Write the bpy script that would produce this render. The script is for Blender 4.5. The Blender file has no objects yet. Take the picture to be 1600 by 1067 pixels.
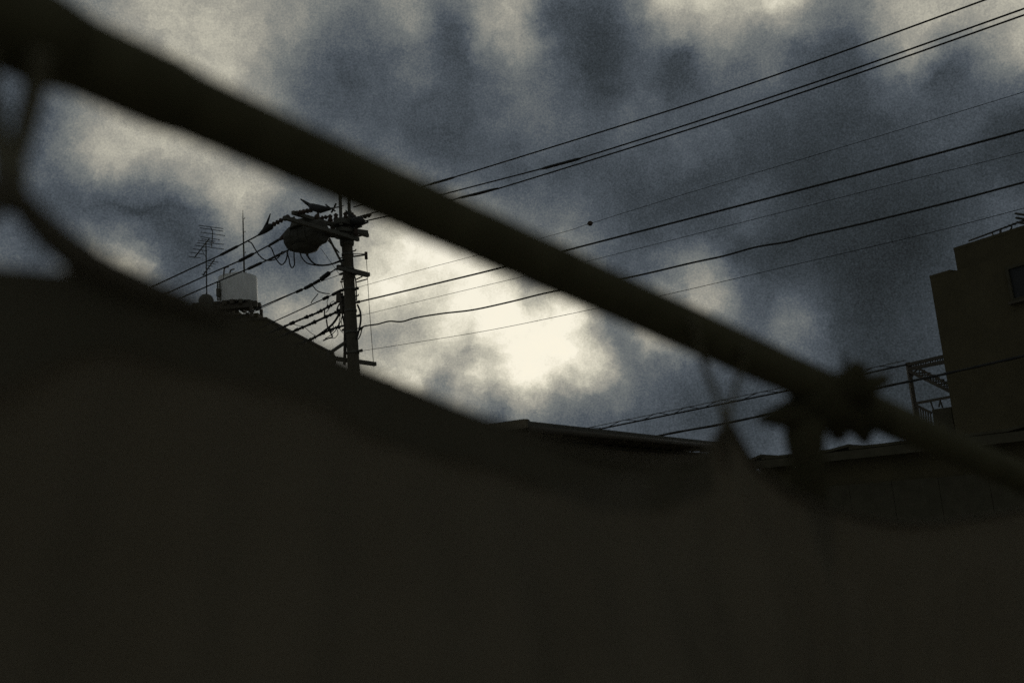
import bpy, math, random
import numpy as np
from mathutils import Vector, Matrix
random.seed(7)
S = bpy.context.scene
COL = S.collection

# ------------------------------------------------------------------ camera
LENS = 32.0
FPX = 1600 * LENS / 36.0
PITCH, ROLL = math.radians(10.75), math.radians(4.5)
CAM = Vector((0, 0, 1.55))
FWD = Vector((0, math.cos(PITCH), math.sin(PITCH)))
R0, U0 = Vector((1, 0, 0)), Vector((0, -math.sin(PITCH), math.cos(PITCH)))
RGT = math.cos(ROLL) * R0 - math.sin(ROLL) * U0
UPV = math.sin(ROLL) * R0 + math.cos(ROLL) * U0
cam = bpy.data.cameras.new('camera')
cam.lens = LENS; cam.sensor_width = 36.0
cam.clip_start = 0.02; cam.clip_end = 5000
cam.dof.use_dof = True
cam.dof.focus_distance = 32.0
cam.dof.aperture_fstop = 2.3
cam.dof.aperture_blades = 0
co = bpy.data.objects.new('camera', cam); COL.objects.link(co)
M = Matrix((RGT, UPV, -FWD)).transposed().to_4x4(); M.translation = CAM
co.matrix_world = M
S.camera = co

def ray(px, py):
    return FWD + RGT * ((px - 800) / FPX) + UPV * ((533.5 - py) / FPX)
def at(px, py, d):                      # a point d metres in front of the lens plane
    return CAM + ray(px, py) * d
def onplane(px, py, P0, n):             # where a sight line meets a plane of the place
    r = ray(px, py); t = (P0 - CAM).dot(n) / r.dot(n)
    return CAM + r * t
def hdir(px, py):                       # horizontal heading of a street line
    r = ray(px, py); r.z = 0; return r.normalized()

# ------------------------------------------------------------------ world: broken storm clouds at dusk
SUN_DIR = ray(845, 545).normalized()
SUN_EL = math.asin(SUN_DIR.z); SUN_AZ = math.atan2(SUN_DIR.x, SUN_DIR.y)
W = bpy.data.worlds.new('World'); S.world = W; W.use_nodes = True
nt = W.node_tree; nt.nodes.clear()
def N(t, **kw):
    n = nt.nodes.new(t)
    for k, v in kw.items(): setattr(n, k, v)
    return n
def L(a, b): nt.links.new(a, b)
def vmath(op, a, b=None, sc=None):
    n = N('ShaderNodeVectorMath', operation=op)
    for i, x in enumerate((a, b)):
        if x is None: continue
        if isinstance(x, bpy.types.NodeSocket): L(x, n.inputs[i])
        else: n.inputs[i].default_value = x
    if sc is not None: n.inputs['Scale'].default_value = sc
    return n.outputs['Value'] if op in ('DOT_PRODUCT', 'LENGTH') else n.outputs[0]
def fm(op, a, b=None, c=None, clamp=False):
    n = N('ShaderNodeMath', operation=op, use_clamp=clamp)
    for i, x in enumerate((a, b, c)):
        if x is None: continue
        if isinstance(x, bpy.types.NodeSocket): L(x, n.inputs[i])
        else: n.inputs[i].default_value = x
    return n.outputs[0]
def noise(vec, scale, detail=3.0, rough=0.5, dist=0.0):
    n = N('ShaderNodeTexNoise'); n.noise_dimensions = '3D'
    L(vec, n.inputs['Vector']); n.inputs['Scale'].default_value = scale
    n.inputs['Detail'].default_value = detail; n.inputs['Roughness'].default_value = rough
    n.inputs['Distortion'].default_value = dist
    return n
# cloud brightness seen along a set of headings (x, y, grey): thin cloud is bright, thick cloud dark
CLOUD = [(250,25,172),(330,60,165),(400,30,150),(480,25,121),(1220,20,192),(1420,25,180),(1590,40,180),(370,115,165),(430,110,122),(500,100,77),(570,110,73),(700,110,68),(1150,85,97),(1260,90,65),(1450,110,79),(1520,130,66),(480,180,87),(560,185,75),(920,175,70),(1160,200,67),(1250,200,58),(1350,190,56),(1580,180,52),(660,260,75),(730,280,80),(800,260,70),(880,270,68),(960,290,65),(1050,280,60),(1150,290,54),(1250,290,50),(1350,280,50),(1450,290,48),(1560,280,52),(410,300,165),(450,320,103),(420,350,90),(30,360,82),(440,420,74),(480,380,78),(500,420,86),(430,490,150),(480,480,142),(470,440,86),(500,500,158),(460,530,142),(520,540,150),(870,350,104),(950,360,78),(1030,370,65),(1120,370,57),(1220,370,48),(1330,370,43),(1440,370,39),(960,420,82),(1100,520,126),(1160,525,87),(1300,530,60),(1360,560,49),(1440,600,48),(1160,610,59),(1100,650,59),(1180,660,60),(1200,695,73),(1250,640,60),(1330,685,70),(1470,620,46),(20,200,54),(-80,120,84),(-80,300,78),(40,390,78),(820,-60,138),(400,-60,150),(1250,-70,180),(1650,150,58),(1680,400,49),(584,392,154),(619,364,237),(595,351,189),(653,382,257),(571,368,169),(619,409,220),(663,409,264),(705,399,262),(584,426,240),(619,443,250),(653,464,179),(639,478,172),(705,461,240),(742,409,212),(729,437,258),(763,419,189),(791,426,172),(784,450,247),(818,443,133),(839,474,154),(811,467,227),(842,450,159),(866,474,250),(894,474,227),(921,495,176),(877,495,267),(791,492,272),(756,485,262),(722,492,247),(687,495,217),(646,502,166),(602,519,136),(584,495,176),(705,522,227),(742,509,254),(773,522,262),(653,536,166),(722,536,217),(763,540,166),(756,553,133),(715,553,154),(687,550,179),(619,553,136),(663,570,220),(636,577,230),(612,584,240),(577,536,128),(705,577,166),(736,584,214),(763,577,247),(784,564,247),(808,536,277),(842,536,284),(877,536,277),(911,536,252),(894,564,252),(928,564,220),(859,588,257),(825,591,262),(846,608,227),(797,602,189),(784,605,118),(756,602,174),(698,598,104),(687,608,94),(732,619,217),(749,632,114),(770,615,169),(791,626,108),(818,636,172),(859,622,116),(877,605,169),(904,591,162),(938,584,214),(952,584,169),(932,522,166),(949,522,104),(980,536,96),(997,533,144),(1031,533,158),(945,550,136),(980,571,96),(1031,564,103),(1066,553,98),(997,605,89),(1066,605,68),(928,622,106),(997,632,77),(1066,639,59),(894,646,98),(852,650,96),(1066,590,73),(1075,570,85),(159,239,168),(134,261,128),(191,261,156),(223,245,162),(255,277,118),(287,268,150),(319,300,128),(351,284,178),(376,268,150),(376,331,168),(351,325,140),(319,331,78),(223,300,68),(271,325,65),(159,300,74),(96,284,78),(57,252,92),(57,274,92),(127,341,80),(191,354,71),(239,363,73),(271,395,71),(287,373,65),(207,408,182),(159,379,125),(175,392,152),(229,389,114),(223,424,142),(242,437,98),(271,424,78),(32,357,72),(64,392,66),(16,379,89),(60,180,82),(90,165,86),(150,210,158),(210,225,172),(340,360,90),(360,400,86),(380,370,118),(330,410,78),(1100,428,147),(1111,469,158),(1070,445,118),(1264,510,107),(1222,504,104),(1176,486,76),(1293,480,60),(1205,434,54),(1146,410,65),(1504,170,80),(1410,111,103),(1445,70,152),(1205,94,97),(1059,70,70),(1117,47,143),(1205,59,77),(1281,41,94),(1322,35,80),(1381,29,139),(1498,76,70),(1557,70,87),(1574,88,148),(1527,70,152),(1176,117,85),(1070,129,63),(1117,170,83),(1035,176,75),(1088,223,83),(1293,117,65),(1352,105,71),(1164,334,80),(1574,316,68),(1410,516,54),(1381,445,40),(1281,398,45),(759,37,136),(800,15,158),(819,49,160),(837,56,127),(852,22,70),(897,37,68),(916,94,55),(954,150,57),(972,37,71),(1002,112,80),(1029,22,180),(1040,34,152),(1029,56,90),(1085,75,85),(1104,49,152),(1040,127,61),(972,169,87),(860,150,85),(822,131,92),(860,176,99),(729,82,65),(702,37,68),(642,22,138),(582,37,97),(597,75,78),(654,124,92),(729,180,65),(654,187,68),(785,206,87),(616,240,92),(691,210,66)]
BASE = 95 / 255
val = np.array([c[2] / 255 - BASE for c in CLOUD])
dirs = np.array([tuple(ray(c[0], c[1]).normalized()) for c in CLOUD])
def kern(dot):                           # how far one patch of cloud resembles its neighbours
    return np.exp(-(np.arccos(np.clip(dot, -1, 1)) * FPX / 95.0) ** 1.4)
amp = np.linalg.solve(kern(dirs @ dirs.T) + 0.02 * np.eye(len(val)), val)

tc = N('ShaderNodeTexCoord')
dv = vmath('NORMALIZE', tc.outputs['Generated'])
w1 = noise(dv, 7.0, 3.0, 0.55)
w2 = noise(dv, 40.0, 6.0, 0.66)
o1 = vmath('SCALE', vmath('SUBTRACT', w1.outputs['Color'], (0.5, 0.5, 0.5)), sc=0.026)
o2 = vmath('SCALE', vmath('SUBTRACT', w2.outputs['Color'], (0.5, 0.5, 0.5)), sc=0.036)
dw = vmath('NORMALIZE', vmath('ADD', dv, vmath('ADD', o1, o2)))
# the fitted field is laid into rows of constant elevation; each ramp carries three rows
az = fm('ARCTAN2', vmath('DOT_PRODUCT', dw, (1, 0, 0)), vmath('DOT_PRODUCT', dw, (0, 1, 0)))
el_ = fm('ARCSINE', vmath('DOT_PRODUCT', dw, (0, 0, 1)))
AZ0, AZ1, NA = -0.64, 0.64, 61
EL0, EL1, NE = -0.04, 0.66, 27
azs = np.linspace(AZ0, AZ1, NA); els = np.linspace(EL0, EL1, NE); HE = els[1] - els[0]
def field(azv, elv):
    d = np.array([math.sin(azv) * math.cos(elv), math.cos(azv) * math.cos(elv), math.sin(elv)])
    edge = min(1, (azv - AZ0) / .05, (AZ1 - azv) / .05, (elv - EL0) / .05, (EL1 - elv) / .05)
    return float(np.sum(amp * kern(dirs @ d))) * max(0, edge)
GRID = np.array([[field(x, y) for x in azs] for y in els])
uu = fm('DIVIDE', fm('SUBTRACT', az, AZ0), AZ1 - AZ0, clamp=True)
uL = fm('MULTIPLY', uu, 2.0, clamp=True); uR = fm('MULTIPLY_ADD', uu, 2.0, -1.0, clamp=True)
ev = fm('DIVIDE', el_, HE)
cb = N('ShaderNodeCombineXYZ'); [L(ev, cb.inputs[i]) for i in range(3)]
ENC = lambda g: float(min(1, max(0, .3 + .6 * g)))
acc = None
for k in range(0, NE, 3):
    halves = []
    for h, usock in ((0, uL), (30, uR)):
        rp = N('ShaderNodeValToRGB'); rc_ = rp.color_ramp; rc_.interpolation = 'CARDINAL'
        for i in range(31):
            p = i / 30
            if i == 0: e = rc_.elements[0]
            elif i == 30: e = rc_.elements[len(rc_.elements) - 1]
            else: e = rc_.elements.new(p)
            e.position = p
            e.color = tuple(ENC(GRID[k + j][h + i]) for j in range(3)) + (1,)
        L(usock, rp.inputs['Fac']); halves.append(rp.outputs['Color'])
    mid = tuple(ENC(GRID[k + j][30]) + .3 for j in range(3))
    tent = vmath('ABSOLUTE', vmath('SUBTRACT', cb.outputs[0], tuple(float((EL0 + HE * (k + j)) / HE) for j in range(3))))
    wgt = vmath('MAXIMUM', vmath('SUBTRACT', (1, 1, 1), tent), (0, 0, 0))
    dt = vmath('DOT_PRODUCT', vmath('SUBTRACT', vmath('ADD', halves[0], halves[1]), mid), wgt)
    acc = dt if acc is None else fm('ADD', acc, dt)
acc = fm('MULTIPLY', acc, 1 / .6)
# billows: soft swells, ragged shreds and the finest grain of the cloud base
b1 = noise(dv, 9.0, 5.0, 0.58, 0.6)
b2 = noise(dw, 34.0, 6.0, 0.62, 0.3)
b3 = noise(dv, 560.0, 2.0, 0.7)
tval = fm('ADD', acc, BASE)
tval = fm('MULTIPLY_ADD', fm('SUBTRACT', b1.outputs['Fac'], 0.5), 0.08, tval)
rel = fm('MULTIPLY_ADD', tval, 0.62, -0.05)
tval = fm('MULTIPLY_ADD', fm('SUBTRACT', b2.outputs['Fac'], 0.5), rel, tval)
tval = fm('MULTIPLY_ADD', fm('SUBTRACT', b3.outputs['Fac'], 0.5), 0.22, tval)
def s2l(c):
    return tuple(((x / 255 / 12.92) if x / 255 <= .04045 else ((x / 255 + .055) / 1.055) ** 2.4) for x in c) + (1,)
ramp = N('ShaderNodeValToRGB'); cr = ramp.color_ramp
stops = [(0.0, (16, 17, 18)), (0.12, (32, 35, 37)), (0.17, (43, 48, 51)), (0.23, (56, 62, 67)), (0.32, (78, 85, 92)), (0.45, (113, 117, 116)),
         (0.60, (154, 152, 142)), (0.75, (194, 190, 173)), (0.88, (225, 220, 201)), (1.0, (245, 240, 222))]
cr.elements[0].position = 0; cr.elements[0].color = s2l(stops[0][1])
cr.elements[1].position = 1; cr.elements[1].color = s2l(stops[-1][1])
for p, c in stops[1:-1]:
    e = cr.elements.new(p); e.color = s2l(c)
L(fm('MULTIPLY', tval, 1.0, clamp=True), ramp.inputs['Fac'])
sky = N('ShaderNodeTexSky'); sky.sky_type = 'NISHITA'; sky.sun_disc = False
sky.sun_elevation = SUN_EL; sky.sun_rotation = SUN_AZ
sky.air_density = 1.0; sky.dust_density = 2.0
bg1 = N('ShaderNodeBackground'); L(ramp.outputs['Color'], bg1.inputs['Color']); bg1.inputs['Strength'].default_value = 1.0
bg2 = N('ShaderNodeBackground'); L(sky.outputs['Color'], bg2.inputs['Color']); bg2.inputs['Strength'].default_value = 0.05
mx = N('ShaderNodeMixShader')
# only where the cover is thinnest does the clear evening sky come through
L(fm('MULTIPLY', fm('SUBTRACT', tval, 0.75, clamp=True), 0.06, clamp=True), mx.inputs['Fac'])
L(bg1.outputs[0], mx.inputs[1]); L(bg2.outputs[0], mx.inputs[2])
wo = N('ShaderNodeOutputWorld'); L(mx.outputs[0], wo.inputs['Surface'])
W.cycles.sampling_method = 'MANUAL'; W.cycles.sample_map_resolution = 512

sun = bpy.data.lights.new('sun', 'SUN'); sun.energy = 0.5; sun.angle = math.radians(14); sun.color = (1, 0.93, 0.8)
so = bpy.data.objects.new('sun', sun); COL.objects.link(so)
so.rotation_euler = SUN_DIR.to_track_quat('Z', 'Y').to_euler()

S.view_settings.view_transform = 'Standard'; S.view_settings.look = 'None'
S.view_settings.exposure = 0.0; S.view_settings.gamma = 1.0
S.view_settings.use_curve_mapping = False
S.cycles.use_denoising = False
S.cycles.max_bounces = 4; S.cycles.diffuse_bounces = 2; S.cycles.glossy_bounces = 2
S.cycles.use_adaptive_sampling = True; S.cycles.adaptive_threshold = 0.02
S.cycles.adaptive_min_samples = 24

# ------------------------------------------------------------------ materials
def mat(name, c1, c2, scale=8.0, rough=0.8, bump=0.3, bscale=60.0, metal=0.0, spec=0.3, stretch=(1, 1, 1), transl=0.0):
    m = bpy.data.materials.new(name); m.use_nodes = True
    t = m.node_tree; t.nodes.clear()
    out = t.nodes.new('ShaderNodeOutputMaterial'); b = t.nodes.new('ShaderNodeBsdfPrincipled')
    tcn = t.nodes.new('ShaderNodeTexCoord'); mp = t.nodes.new('ShaderNodeMapping'); mp.inputs['Scale'].default_value = stretch
    t.links.new(tcn.outputs['Object'], mp.inputs['Vector'])
    n = t.nodes.new('ShaderNodeTexNoise'); n.inputs['Scale'].default_value = scale; n.inputs['Detail'].default_value = 6
    n.inputs['Roughness'].default_value = 0.65
    t.links.new(mp.outputs[0], n.inputs['Vector'])
    r = t.nodes.new('ShaderNodeValToRGB')
    r.color_ramp.elements[0].position = .3; r.color_ramp.elements[0].color = (*c1, 1)
    r.color_ramp.elements[1].position = .7; r.color_ramp.elements[1].color = (*c2, 1)
    t.links.new(n.outputs['Fac'], r.inputs['Fac']); t.links.new(r.outputs[0], b.inputs['Base Color'])
    n2 = t.nodes.new('ShaderNodeTexNoise'); n2.inputs['Scale'].default_value = bscale; n2.inputs['Detail'].default_value = 4
    t.links.new(mp.outputs[0], n2.inputs['Vector'])
    bp = t.nodes.new('ShaderNodeBump'); bp.inputs['Strength'].default_value = bump; bp.inputs['Distance'].default_value = 0.01
    t.links.new(n2.outputs['Fac'], bp.inputs['Height']); t.links.new(bp.outputs[0], b.inputs['Normal'])
    b.inputs['Roughness'].default_value = rough; b.inputs['Metallic'].default_value = metal
    b.inputs['Specular IOR Level'].default_value = spec
    if transl > 0:
        tr = t.nodes.new('ShaderNodeBsdfTranslucent'); t.links.new(r.outputs[0], tr.inputs['Color'])
        ms = t.nodes.new('ShaderNodeMixShader'); ms.inputs['Fac'].default_value = transl
        t.links.new(b.outputs[0], ms.inputs[1]); t.links.new(tr.outputs[0], ms.inputs[2])
        t.links.new(ms.outputs[0], out.inputs['Surface'])
    else:
        t.links.new(b.outputs[0], out.inputs['Surface'])
    return m
MT = dict(
 concrete=mat('weathered_concrete', (.08, .068, .046), (.12, .102, .07), 5, .9, .5, 40),
 steel=mat('galvanised_steel', (.09, .082, .06), (.14, .13, .10), 12, .7, .2, 80, .2),
 rust=mat('painted_rusty_steel', (.07, .06, .045), (.12, .10, .07), 9, .75, .4, 60),
 rubber=mat('black_cable_sheath', (.022, .021, .018), (.04, .037, .03), 4, .65, .2, 90),
 porcelain=mat('brown_porcelain', (.05, .035, .025), (.09, .06, .04), 6, .6, .1, 50, spec=.2),
 tankgrey=mat('grey_transformer_paint', (.065, .06, .045), (.10, .092, .07), 5, .8, .3, 40, spec=.15),
 frp=mat('pale_tank_plastic', (.62, .60, .55), (.84, .82, .76), 3, .6, .2, 30, stretch=(1.5, 1.5, .4)),
 stucco=mat('dirty_stucco', (.082, .068, .036), (.115, .095, .05), 1.2, .95, .6, 25),
 tile=mat('dark_roof_sheet', (.075, .066, .042), (.105, .093, .06), 6, .85, .4, 40, spec=.1),
 wood=mat('weathered_board', (.14, .115, .072), (.21, .172, .112), 6, .85, .5, 40, stretch=(1, 1, 6)),
 barwood=mat('old_bamboo_pole', (.07, .062, .033), (.11, .098, .054), 30, .85, .3, 160, spec=.05),
 cloth=mat('brown_cotton_cloth', (.128, .109, .075), (.150, .128, .089), 9, .95, .5, 500, transl=.16, spec=.03),
 band=mat('doubled_brown_cloth', (.095, .082, .054), (.13, .112, .075), 6, .95, .5, 400, spec=.03),
 rag=mat('dark_rag_cloth', (.06, .053, .028), (.095, .083, .046), 25, .95, .5, 400, spec=.04),
 rope=mat('dark_cord', (.13, .115, .07), (.2, .175, .11), 60, .9, .5, 300),
 bounce_ground=mat('pale_bounce_ground', (.24, .225, .19), (.32, .30, .25), 3, .95, .6, 80),  # unseen ground, made pale to bounce light up onto the undersides
 glass=mat('dark_window_glass', (.03, .03, .028), (.04, .04, .036), 2, .4, .02, 5, spec=.2),
 alu=mat('antenna_aluminium', (.07, .068, .055), (.11, .105, .09), 10, .6, .1, 60, .3),
)

# ------------------------------------------------------------------ mesh helpers
class MB:
    def __init__(s): s.v = []; s.f = []
    def add(s, vs, fs):
        o = len(s.v); s.v += [tuple(v) for v in vs]; s.f += [tuple(i + o for i in f) for f in fs]
    def tube(s, pts, rad, n=8, cap=True, flat=1.0, jit=0.0):
        pts = [Vector(p) for p in pts]; k = len(pts)
        if not isinstance(rad, (list, tuple)): rad = [rad] * k
        t0 = (pts[1] - pts[0]).normalized()
        a = t0.cross(Vector((0, 0, 1)))
        if a.length < .05: a = t0.cross(Vector((0, 1, 0)))
        a.normalize(); vs = []
        for i, p in enumerate(pts):
            t = (pts[min(i + 1, k - 1)] - pts[max(i - 1, 0)]).normalized()
            a = (a - t * a.dot(t)).normalized(); b = t.cross(a)
            for j in range(n):
                th = 2 * math.pi * j / n
                q = rad[i] * (1 + (random.uniform(-jit, jit) if jit else 0))
                vs.append(p + a * (math.cos(th) * q) + b * (math.sin(th) * q * flat))
        fs = [(i * n + j, i * n + (j + 1) % n, (i + 1) * n + (j + 1) % n, (i + 1) * n + j) for i in range(k - 1) for j in range(n)]
        if cap: fs += [tuple(range(n))[::-1], tuple(range((k - 1) * n, k * n))]
        s.add(vs, fs); return s
    def hexa(s, b, t):                    # four bottom points, four top points
        s.add(list(b) + list(t), [(3, 2, 1, 0), (4, 5, 6, 7), (0, 1, 5, 4), (1, 2, 6, 5), (2, 3, 7, 6), (3, 0, 4, 7)]); return s
    def beam(s, p0, p1, w, h, up=Vector((0, 0, 1))):
        p0, p1 = Vector(p0), Vector(p1); t = (p1 - p0).normalized()
        sd = t.cross(up)
        if sd.length < .01: sd = t.cross(Vector((0, 1, 0)))
        sd.normalize(); u = sd.cross(t)
        q = [sd * (-w / 2) - u * (h / 2), sd * (w / 2) - u * (h / 2), sd * (w / 2) + u * (h / 2), sd * (-w / 2) + u * (h / 2)]
        return s.hexa([p0 + x for x in q], [p1 + x for x in q])
    def box(s, o, ax, ay, az):            # corner and three edge vectors
        o = Vector(o); return s.hexa([o, o + ax, o + ax + ay, o + ay], [o + az, o + ax + az, o + ax + ay + az, o + ay + az])
    def build(s, name, m, parent=None, smooth=False, org=None, bevel=0.0):
        me = bpy.data.meshes.new(name)
        org = Vector(org) if org is not None else Vector((0, 0, 0))
        if parent is not None: org = parent.matrix_basis.translation.copy() if parent.parent is None else parent.parent.matrix_basis.translation + parent.matrix_basis.translation
        me.from_pydata([tuple(Vector(v) - org) for v in s.v], [], s.f); me.update()
        if smooth:
            me.polygons.foreach_set('use_smooth', [True] * len(me.polygons))
        me.materials.append(MT[m])
        ob = bpy.data.objects.new(name, me); COL.objects.link(ob)
        if parent is not None: ob.parent = parent
        else: ob.location = org
        if bevel > 0:
            bv = ob.modifiers.new('bevel', 'BEVEL'); bv.width = bevel; bv.segments = 2; bv.limit_method = 'ANGLE'
        return ob
def tag(o, label, cat, group=None, kind=None):
    if label: o['label'] = label
    if cat: o['category'] = cat
    if group: o['group'] = group
    if kind: o['kind'] = kind
    return o
def thing(name, loc, label, cat, group=None):
    o = bpy.data.objects.new(name, None); COL.objects.link(o); o.location = loc; o.empty_display_size = .2
    return tag(o, label, cat, group)
def spline(pts, n=8):                    # Catmull-Rom through the points
    P = [Vector(p) for p in pts]; P = [P[0] * 2 - P[1]] + P + [P[-1] * 2 - P[-2]]; out = []
    for i in range(1, len(P) - 2):
        a, b, c, d = P[i - 1:i + 3]
        for k in range(n):
            t = k / n
            out.append(.5 * ((2 * b) + (c - a) * t + (2 * a - 5 * b + 4 * c - d) * t * t + (3 * b - a - 3 * c + d) * t ** 3))
    out.append(P[-2]); return out
Z = Vector((0, 0, 1))

# ------------------------------------------------------------------ the ground
g = MB(); g.add([(-900, -300, 0), (900, -300, 0), (900, 1500, 0), (-900, 1500, 0)], [(0, 1, 2, 3)])
tag(g.build('ground', 'bounce_ground'), None, None, kind='structure')

# ------------------------------------------------------------------ street headings
DL = hdir(-1410, 972)                    # along the pole line, away to the left
DN = Vector((-DL.y, DL.x, 0)); DN = DN if DN.y > 0 else -DN     # across it, away to the right
DP = 27.0
PB = at(547, 450, DP); PB.z = 0
def line(px, py, off=0.0):               # on the upright plane of the pole line, off metres across it
    return onplane(px, py, PB + DN * off, DN)
def across(px, py, off=0.0):             # on the upright plane of the crossarms
    return onplane(px, py, PB + DL * off, DL)

# ------------------------------------------------------------------ far apartment block with tank (left)
DA = 45.0
def A(px, py, dd=0.0): return at(px, py, DA + dd)
zr = A(415, 499).z
b0 = A(415, 499); b0.z = 0
apt = thing('apartment_building', b0, 'far dark apartment block carrying the rooftop water tank', 'building')
m = MB(); wv = Vector((-17, 0, 0)); dv_ = Vector((1.2, 11, 0))
m.box(b0, wv, dv_, Z * zr); m.build('wall', 'stucco', apt)
m = MB(); m.box(b0 + Vector((.08, -.08, zr - .02)), wv + Vector((-.1, 0, 0)), Vector((0, .3, 0)), Z * .12)
m.box(b0 + Vector((-.22, .22, zr - .02)), Vector((.3, 0, 0)), dv_ * .95, Z * .12); m.build('coping', 'concrete', apt)
pent = MB(); p0 = A(409, 486, .5)
pent.box(Vector((p0.x - 3.9, p0.y, zr + .001)), Vector((3.7, 0, 0)), Vector((0, 3.4, 0)), Z * (A(400, 489, .5).z - zr)); pent.box(Vector((A(296, 480).x, p0.y - .3, zr + .001)), Vector((A(347, 480).x - A(296, 480).x, 0, 0)), Vector((0, 3, 0)), Z * (A(322, 471, .2).z - zr)); pent.build('roof_room', 'stucco', apt)
for k in range(5):
    for j in range(3):
        x0 = b0.x - 2.2 - k * 3.0; z0 = zr - 2.6 - j * 2.9
        if z0 < .5: continue
        w = MB(); w.box(Vector((x0, b0.y - .05, z0)), Vector((-1.5, 0, 0)), Vector((0, .1, 0)), Z * 1.2)
        wo_ = w.build('window', 'steel', apt)
        w = MB(); w.box(Vector((x0 - .06, b0.y - .065, z0 + .06)), Vector((-1.38, 0, 0)), Vector((0, .05, 0)), Z * 1.08); w.build('pane', 'glass', wo_)
dome = MB(); c = A(322, 470, -.4); rr = .36
prof = [(rr * math.cos(a), rr * .95 * math.sin(a)) for a in [i * math.pi / 2 / 7 for i in range(8)]]
dome.tube([c + Z * (-.9)] + [c + Z * z for r, z in prof], [rr] + [max(r, .01) for r, z in prof], 16); dome.build('roof_vent', 'steel', apt, True)
# tank
tb = A(372, 482, .9); px_m = FPX / (DA + .9)
tk = thing('water_tank', tb, 'pale round water tank on a stand above the left rooftop', 'water tank')
R_ = 29.5 / px_m
zt0, zt1, zt2 = A(372, 476, .9).z, A(372, 433, .9).z, A(374, 427, .9).z
cx = A(372, 455, .9); cx.z = 0
m = MB(); zs = [zt0, zt0 + .06, zt1 - .03, zt1]
m.tube([cx + Z * z for z in zs], [R_ * 1.0, R_, R_, R_ * .985], 40, cap=True); m.build('shell', 'frp', tk, True)
for fz in (.02,):
    m = MB(); zc = zt0 + (zt1 - zt0) * fz; m.tube([cx + Z * (zc - .02), cx + Z * (zc + .02)], R_ * 1.012, 40); m.build('rib', 'frp', tk)
m = MB(); m.tube([cx + Z * (zt1 + .004), cx + Z * (zt1 + .03), cx + Z * zt2], [R_ * .99, R_ * .93, R_ * .48], 40); m.build('lid', 'frp', tk)
m = MB(); m.tube([cx + Z * (zt2 + .002), cx + Z * (zt2 + .07)], [R_ * .3, R_ * .28], 20); m.build('manhole', 'frp', tk)
m = MB()
for a in range(8):
    an = a * math.pi / 8; m.beam(cx + Z * (zt0 - .12) + Vector((math.cos(an), math.sin(an), 0)) * R_ * 1.18, cx + Z * (zt0 - .12) - Vector((math.cos(an), math.sin(an), 0)) * R_ * 1.18, .16, .2)
m.build('platform', 'rust', tk)
for sx in (-1, 1):
    for sy in (-1, 1):
        q = cx + Vector((sx * R_ * .95, sy * R_ * .9, 0)); m = MB(); m.beam(q + Z * (zr + .1), q + Z * (zt0 - .16), .14, .14); m.build('stand_leg', 'rust', tk)
m = MB(); m.beam(cx + Vector((-R_ * 1.25, -.8, zt0 - .3)), cx + Vector((R_ * 1.25, -.8, zt0 - .3)), .12, .22); m.build('stand_beam', 'rust', tk)
for pp in ([(350, 440), (350, 424), (352, 418.5), (357.5, 417)], [(359, 434), (359.5, 425), (362, 421.5), (366.5, 420.5)]):
    m = MB(); m.tube(spline([A(x, y, .2) for x, y in pp], 5), .035, 8); m.build('vent_pipe', 'steel', tk, True)
m = MB()
for x in (339.6, 343.6): m.tube([A(x, 440, .1), A(x + .6, 470, .1)], .03, 6)
for i in range(9): m.tube([A(339.7, 442 + i * 3.2, .1), A(343.7, 442 + i * 3.2, .1)], .022, 6)
m.build('ladder', 'steel', tk)
m = MB(); q = A(337.8, 463, .0); m.box(q, Vector((.16, 0, 0)), Vector((0, .2, 0)), Z * .4); m.build('valve_box', 'steel', tk)
# lightning rod
q0, q1 = A(382.6, 470, .2), A(380.8, 318, .2); q1.x = q0.x; q1.y = q0.y
rod = thing('lightning_rod', q0, 'tall thin lightning rod rising behind the round water tank', 'lightning rod')
m = MB(); m.tube([q0, q0.lerp(q1, .55), q0.lerp(q1, .88), q1], [.05, .042, .03, .008], 8); m.build('mast', 'steel', rod, True)
for f in (.3, .52, .75, .9):
    m = MB(); p = q0.lerp(q1, f); m.tube([p, p + Vector((.09, 0, 0)), p + Vector((.09, 0, .05))], [.014, .014, .03], 6); m.build('clamp', 'steel', rod)
# antenna
q0, q1 = A(323.2, 472, -.6), A(324, 372, -.6); q1.x = q0.x; q1.y = q0.y
an = thing('roof_antenna', q0, 'television antenna mast with two aerials left of the water tank', 'antenna')
m = MB(); m.tube([q0, q1], .032, 8); m.build('mast', 'alu', an, True)
def yagi(parent, a, b, elems, boomr=.028, er=.018):
    m = MB(); m.tube([a, b], boomr, 8); bo = m.build('boom', 'alu', parent, True)
    for (c0, c1) in elems:
        m = MB(); m.tube([c0, c1], er, 6); m.build('element', 'alu', bo)
    return bo
el = []
for i, (cxp, cyp, hw) in enumerate([(304.5, 402, 10), (309, 396, 11), (313, 390.5, 12), (317, 385, 13), (320, 381, 12), (323, 377.5, 13)]):
    el.append((A(cxp - hw, cyp - hw * .13, -.7 + i * .02), A(cxp + hw * .9, cyp + hw * .12, -.5 + i * .02)))
yagi(an, A(303.5, 403, -.65), A(327, 373, -.55), el)
m = MB(); m.tube(spline([A(329, 355, -.5), A(332, 362, -.5), A(332, 370, -.5), A(330.5, 386, -.5)], 5), .022, 8); rf = m.build('reflector_bar', 'alu', an, True)
for (xa, ya, xb, yb) in [(311, 352.5, 349, 357.5), (312, 356, 349, 361.5), (313, 363, 352, 368.5), (313, 370, 344, 375), (315, 373.5, 337, 377.5), (327, 380, 350, 382), (328, 387, 350, 389.5)]:
    m = MB(); m.tube([A(xa, ya, -.6), A(xb, yb, -.4)], .018, 6); m.build('element', 'alu', rf)
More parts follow.
